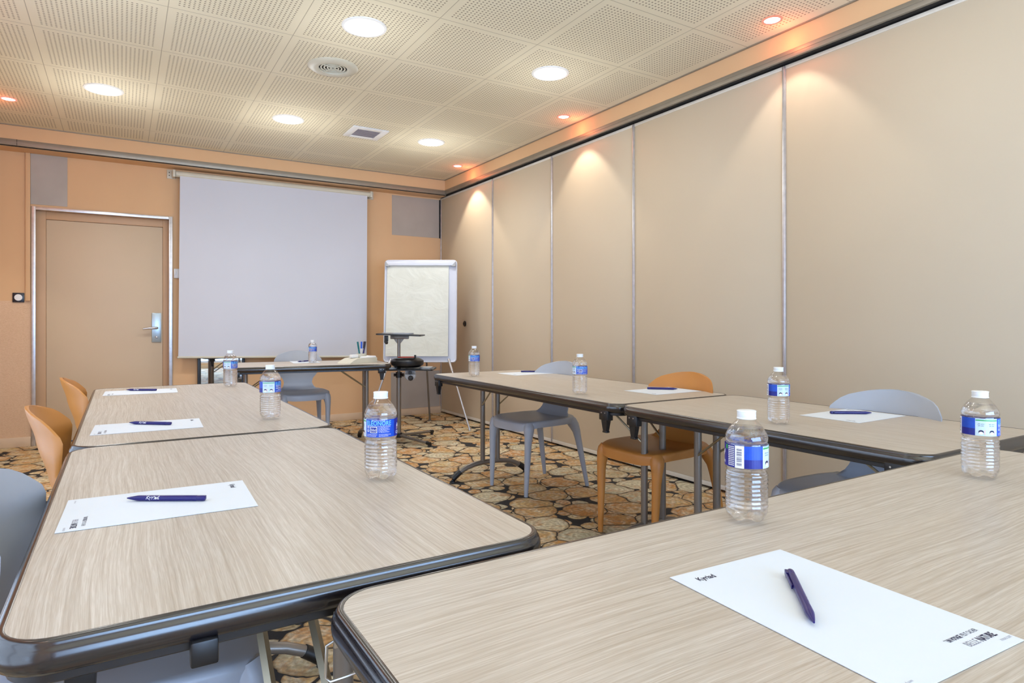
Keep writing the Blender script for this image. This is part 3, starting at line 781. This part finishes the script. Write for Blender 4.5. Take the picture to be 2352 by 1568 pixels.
    txt('Cristaline', E1 + 14, C1 - 14, .12, .26, 5, .0003, .01)
    patch(C1 - 8, C1 - 1, .78, .98, 4, .0003)
    for k in range(5):
        for q in range(11): patch(C1 + 2.5 + k * 4.3, C1 + 5.3 + k * 4.3, .07 + q * .083, .12 + q * .083, 5, .0002)
    for k in range(22):
        y = .10 + k * .036; 
        if k % 7 != 4: patch(T1 + 5, B1 - 6, y, y + (.022 if k % 3 else .012), 7, .0002)
    patch(P1 + 1, G1 - 1, .86, .92, 4, .0002); txt('GESTE DE TRI GESTE DE TRI', P1 + 4, G1 - 4, .94, .05, 4)
    for c0 in (P1 + 17, P1 + 49):
        txt('plic ploc', c0 - 9, c0 + 9, .66, .09, 7); txt('plic plac', c0 - 8, c0 + 8, .56, .09, 7)
        for k in range(10):
            a = k * 36 - 180
            n = 14
        vs = []; n = 20
        for k in range(n):
            w = 2 * PI * k / n; aa = R_(c0) + .0042 * math.cos(w) / RL * 1.2; vs.append(((RL + .0003) * math.cos(aa), (RL + .0003) * math.sin(aa), z0 + .22 * H + .0045 * math.sin(w)))
        m.add(vs, [list(range(n))], 7)
        vs = []
        for k in range(n):
            w = 2 * PI * k / n; aa = R_(c0) + .0034 * math.cos(w) / RL * 1.2; vs.append(((RL + .0004) * math.cos(aa), (RL + .0004) * math.sin(aa), z0 + .16 * H + .0032 * math.sin(w)))
        m.add(vs, [list(range(n))], 5)
        patch(c0 + 9, c0 + 12, .06, .36, 6, .0002)
    m.build('label', [M['lab_blue'], M['lab_dark'], M['lab_pale'], M['lab_cyan'], M['lab_green'], M['white_ink'], M['lab_pink'], M['ink']], b, fix=False, smooth=0)
    return b
bott = [((.504, 1.392), 58, 'nearest water bottle on the left row, on the front left table, label name facing us'),
        ((.468, 2.465), 336, 'water bottle midway along the left row, on the rear left table'),
        ((.516, 3.830), 356, 'farthest water bottle of the left row, before the far presenter table'),
        ((1.425, 5.655), 52, 'smallest water bottle, on the far presenter table beside its sheet'),
        ((1.977, 3.693), 42, 'farthest water bottle of the right row, near the flipchart leg'),
        ((1.935, 2.507), 28, 'water bottle in the middle of the right row, in front of the grey chair back'),
        ((1.967, 1.413), 298, 'water bottle on the front right table, between two white sheets'),
        ((.960, .755), 246, 'tallest-looking water bottle on the foreground table, barcode side facing us'),
        ((1.685, .683), 306, 'water bottle at the right end of the foreground table')]
b0 = make_bottle(bott[0][2])
for i, ((x, y), th, l) in enumerate(bott):
    o = b0 if i == 0 else copy_tree(b0, label=l)
    o.location = (x, y, ZT + .0006); o.rotation_euler = (0, 0, math.atan2(-y, -x) - R_(th))

# ------------------------------------------------------------------ flipchart
FY = -R_(31.57)
fc = thing('flipchart', 'white flipchart easel with blank pad in the far right corner', 'flipchart', (2.60, 6.03, 0), FY)
TL = Matrix.Rotation(-R_(5), 4, 'X')
def tilt(x, y, z): p = Matrix.Translation((0, 0, .665)) @ TL @ Vector((x, y, z - .665)); return p
Mx = Matrix.Translation((0, 0, .665)) @ TL @ Matrix.Translation((0, 0, -.665))
bw, z0, z1 = .372, .668, 1.722
m = MB()
pts = rrect(2 * bw, z1 - z0, .035)
m.prism([(p[0], p[1]) for p in pts], -.006, .010, Mx @ Matrix.Translation((0, 0, (z0 + z1) / 2)) @ Matrix.Rotation(PI / 2, 4, 'X')); m.build('board', M['whiteboard'], fc)
m = MB()
def frame_ring(m, w, h, r, prof):
    n = 8; rings = []
    for (o, d) in prof: rings.append([Mx @ Vector((x, d, y + (z0 + z1) / 2)) for x, y in rrect(w + 2 * o, h + 2 * o, r + o, n)])
    k = len(rings[0]); vs = [p for rg in rings for p in rg]; q = len(prof)
    m.add(vs, [[i * k + j, i * k + (j + 1) % k, ((i + 1) % q) * k + (j + 1) % k, ((i + 1) % q) * k + j] for i in range(q) for j in range(k)])
frame_ring(m, 2 * bw - .03, z1 - z0 - .03, .02, [(0, -.012), (.012, -.018), (.018, -.010), (.018, .012), (0, .014)])
m.build('board_frame', M['frame_white'], fc)
m = MB(); m.box(-bw + .012, bw - .012, -.045, -.006, z1 - .062, z1 - .016, .006, Mx); m.build('clamp_bar', M['frame_white'], fc)
for s in (-1, 1):
    m = MB(); m.add([Mx @ Vector(p) for p in [(s * (bw - .012), -.048, z1 - .018), (s * (bw - .012), -.048, z1 - .07), (s * (bw - .055), -.048, z1 - .07), (s * (bw - .012), -.008, z1 - .018), (s * (bw - .012), -.008, z1 - .07), (s * (bw - .055), -.008, z1 - .07)]],
                    [[0, 1, 2], [3, 5, 4], [0, 3, 4, 1], [1, 4, 5, 2], [2, 5, 3, 0]]); m.build('clamp_corner', M['grey_plastic'], fc)
m = MB(); vs = []; nx, nz = 20, 28
for j in range(nz + 1):
    for i in range(nx + 1):
        u, w = i / nx, j / nz
        sag = .005 * math.sin(u * 7 + w * 3) * w + .004 * math.sin(w * 11 + u * 2)
        vs.append(Mx @ Vector((-bw + .026 + (.636) * u, -.020 - sag * .6 - .02 * w, z1 - .06 - .935 * w)))
fs = [[j * (nx + 1) + i, j * (nx + 1) + i + 1, (j + 1) * (nx + 1) + i + 1, (j + 1) * (nx + 1) + i] for j in range(nz) for i in range(nx)]
m.add(vs, fs); m.build('paper_pad', M['pad'], fc, fix=False)
m = MB(); m.box(bw - .085, bw - .045, -.0075, -.0065, z0 + .030, z0 + .037, 0, Mx); m.build('maker_mark', M['red'], fc, smooth=0)
for s in (-1, 1):
    m = MB(); m.tube([tilt(s * .30, -.02, .68), (s * .33, -.055, .60), (s * .52, -.17, .012)], .0095, 12); m.tube([(s * .517, -.169, .02), (s * .522, -.171, 0)], .013, 12); m.tube([tilt(s * .295, -.015, .70), (s * .335, -.06, .585)], .0125, 12)
    m.build('front_leg', M['alu'], fc)
m = MB(); m.tube([(.02, .08, 1.30), (.045, .44, .01)], .010, 12); m.tube([(.0445, .437, .02), (.045, .441, 0)], .014, 12); m.build('rear_leg', M['steel'], fc)

# ------------------------------------------------------------------ projector stand
st = thing('projector_stand', 'grey tubular projector trolley with two black shelves before the flipchart', 'projector stand', (2.145, 5.452, 0), FY)
m = MB(); m.tube([(0, 0, .05), (0, 0, .60)], .021, 20); m.build('lower_pole', M['steel'], st)
m = MB(); m.tube([(0, 0, .55), (0, 0, .93)], .0145, 16); m.build('upper_pole', M['steel'], st)
m = MB(); m.tube([(0, 0, .575), (0, 0, .625)], .028, 20); m.tube([(.02, -.01, .60), (.045, -.02, .60)], [.012, .016], 12); m.tube([(-.02, -.01, .60), (-.042, -.02, .60)], [.012, .014], 12); m.build('height_clamp', M['black'], st)
m = MB(); m.tube([(0, 0, .035), (0, 0, .075)], .03, 20); m.build('base_hub', M['black'], st)
for k, a in enumerate((-42, 52, 138, 228)):
    m = MB(); w = R_(a); c_, s_ = math.cos(w), math.sin(w); Lg = .42
    m.tube([(c_ * .02, s_ * .02, .052), (c_ * Lg, s_ * Lg, .03)], .0125, 12)
    lg = m.build('foot', M['steel'], st)
    m = MB(); m.tube([(c_ * (Lg - .03), s_ * (Lg - .03), .0315), (c_ * (Lg + .012), s_ * (Lg + .012), .029)], .0155, 12); m.lathe([(.013, .02), (.014, 0)], 12, Matrix.Translation((c_ * Lg, s_ * Lg, 0))); m.build('end_cap', M['black'], lg)
m = MB(); m.prism([(x + .115, y) for x, y in rrect(.42, .32, .03)], .648, .660); m.build('lower_shelf', M['black'], st)
m = MB(); m.prism([(x - .015, y) for x, y in rrect(.40, .32, .03)], .958, .970, Matrix.Translation((0, 0, 0)) @ Matrix.Rotation(R_(2), 4, 'Y')); m.build('upper_shelf', M['black'], st)
for cx, cy, zz in ((-.06, .06, .970), (.04, -.05, .969)):
    m = MB(); m.prism([(x + cx, y + cy) for x, y in rrect(.20, .12, .05)], zz, zz + .012); m.build('shelf_pad', M['grey_plastic'], st)
m = MB(); m.box(-.075, .09, -.02, .02, .925, .958, .004); m.add([(-.05, -.008, .93), (.05, -.008, .93), (.016, -.008, .885), (-.016, -.008, .885), (-.05, .008, .93), (.05, .008, .93), (.016, .008, .885), (-.016, .008, .885)], [[0, 1, 2, 3], [4, 7, 6, 5], [0, 4, 5, 1], [1, 5, 6, 2], [2, 6, 7, 3], [3, 7, 4, 0]])
m.build('shelf_bracket', M['steel'], st)
m = MB(); m.box(-.11, -.075, -.12, -.10, .905, .958, .004); m.tube([(-.0925, -.13, .905), (-.0925, -.10, .895)], .016, 12); m.build('tilt_knob', M['black'], st)
m = MB(); m.lathe([(.001, -.006), (.045, -.006), (.05, 0), (.045, .006), (.001, .006)], 28, Matrix.Translation((.125, -.13, .607)) @ Matrix.Rotation(PI / 2, 4, 'X')); m.box(.08, .17, -.136, -.124, .61, .65, .003)
tk = m.build('tilt_plate', M['grey_plastic'], st)
m = MB(); m.lathe([(.001, 0), (.022, 0), (.024, .012), (.016, .02), (.001, .021)], 8, Matrix.Translation((.13, -.136, .583)) @ Matrix.Rotation(PI / 2, 4, 'X')); m.tube([(.125, -.136, .63), (.125, -.145, .63)], .016, 14); m.build('tilt_knob', M['black'], tk)
for cx, cy in ((-.06, -.06), (.25, .0)):
    m = MB(); m.prism([(x + cx, y + cy) for x, y in rrect(.11, .16, .04)], .660, .672); m.build('shelf_pad', M['grey_plastic'], st)

Fv = Vector((math.sin(R_(31.57)), math.cos(R_(31.57)), 0)); Rv = Vector((math.cos(R_(31.57)), -math.sin(R_(31.57)), 0))
cr = thing('cable_reel', 'black round cable reel with red sticker on the lower shelf of the projector stand', 'cable reel', tuple(Vector((2.145, 5.452, 0)) + Rv * .085 - Fv * .05) [:2] + (.6722,), FY)
m = MB(); m.lathe([(.10, 0), (.115, .004), (.128, .014), (.142, .022), (.146, .032), (.146, .060), (.138, .068), (.110, .083), (.09, .088), (.001, .089)], 48); m.build('reel_body', M['black'], cr)
m = MB(); m.lathe([(.001, .0915), (.078, .0912), (.082, .0890)], 32, Matrix.Translation((-.01, .02, .001)), cap1=False); m.build('round_sticker', M['red'], cr)
m = MB(); m.prism([(-.10, -.09), (-.02, -.10), (-.015, -.07), (-.095, -.06)], .0835, .0855, Matrix.Identity(4)); m.build('rating_plate', M['grey_plastic'], cr)
m = MB(); m.tube([(.075, -.03, .08), (.075, -.03, .112)], [.008, .009], 12); m.build('crank_knob', M['black'], cr)

# ------------------------------------------------------------------ marker tray on the far table
OR = R_(22)
ot = thing('desk_organiser', 'cream plastic desk organiser with sloped front on the far presenter table', 'organiser', (1.765, 5.44, ZT + .0006), OR)
m = MB()
prof = [(-.16, 0), (.14, 0), (.14, .045), (-.04, .045), (-.08, .042), (-.12, .026), (-.155, .006)]
m.prism([(p[0], p[1]) for p in prof], -.085, .085, Matrix.Rotation(PI / 2, 4, 'X')); m.build('tray', M['cream_plastic'], ot)
m = MB(); m.tube([(-.03, -.07, .047), (.13, -.07, .047)], .012, 12); m.tube([(.13, -.07, .047), (.13, .07, .047)], .012, 12); m.build('rim', M['white_plastic'], ot)
m = MB(); m.lathe([(.001, .046), (.045, .046), (.047, .05), (.047, .078), (.043, .08), (.043, .055), (.001, .055)], 28, Matrix.Translation((.035, 0, 0)) @ Matrix.Diagonal((1, .8, 1, 1))); m.build('pen_cup', M['cream_plastic'], ot)
tw = Matrix.Translation((1.765, 5.44, ZT + .0006)) @ Matrix.Rotation(OR, 4, 'Z')
def marker(bx, by, tx, cap, body, label):
    mk = thing('marker_pen', label, 'marker', tuple(tw @ Vector((bx, by, .056))), OR + 0, 'markers standing in the desk organiser')
    d = Vector((tx, 0, .128)); 
    m = MB(); m.tube([(0, 0, 0), tuple(d * .55)], .0068, 12); m.build('barrel', body, mk)
    m = MB(); m.tube([tuple(d * .53), tuple(d)], .0078, 12); m.build('cap', cap, mk)
marker(.008, -.01, -.024, M['green_pen'], M['green_pen'], 'teal green marker, left one in the desk organiser')
marker(.034, .0, .002, M['blue_pen'], M['white_plastic'], 'bright blue capped marker in the middle of the organiser')
marker(.045, -.008, .028, M['switch'], M['navy'], 'dark navy marker leaning right in the organiser')
marker(.062, .008, .012, M['dark_pen'], M['white_plastic'], 'dark purple capped white marker, right one in the organiser')
er = MB(); er.box(-.035, .035, -.02, .02, 0, .028, .005)
e = er.build('board_eraser', M['white_plastic'], loc=tuple(tw @ Vector((-.048, .0, .0455))), rz=OR); tag(e, 'small white board eraser resting on the desk organiser', 'eraser')

# ------------------------------------------------------------------ light
w = bpy.data.worlds.new('outdoor_sky'); bpy.context.scene.world = w; w.use_nodes = True
bg = w.node_tree.nodes['Background']; bg.inputs[0].default_value = (.45, .66, 1.0, 1); bg.inputs[1].default_value = 2.5
light('window_daylight', 'AREA', ((WX0 + WX1) / 2, YF - .25, (WZ0 + WZ1) / 2), 290, (.42, .64, 1.0), rot=(PI / 2, 0, 0), shape='RECTANGLE', size=WX1 - WX0, size_y=WZ1 - WZ0)
light('side_fill', 'AREA', (XL - .25, (LY0 + LY1) / 2, 1.1), 34, (1.0, .99, .95), rot=(0, -PI / 2, 0), shape='RECTANGLE', size=2.1, size_y=LY1 - LY0)  # added fill outside the added left window, lifts right wall and carpet
light('bounce_fill', 'AREA', (.9, -.9, 1.5), 60, (.88, .95, 1.0), rot=(R_(176), 0, R_(-15)), shape='RECTANGLE', size=2.0, size_y=1.2)  # added fill panel behind the camera, aimed up to brighten the ceiling
sc = bpy.context.scene
sc.cycles.diffuse_bounces = 3
sc.cycles.glossy_bounces = 3
sc.cycles.max_bounces = 9
sc.cycles.use_adaptive_sampling = True
sc.cycles.adaptive_threshold = 0.06
sc.cycles.adaptive_min_samples = 12
sc.cycles.transparent_max_bounces = 20
sc.view_settings.view_transform = 'Standard'
sc.view_settings.look = 'None'
sc.view_settings.exposure = -0.14
sc.view_settings.gamma = 1.04
sc.cycles.caustics_reflective = False
sc.cycles.sample_clamp_indirect = 4.0
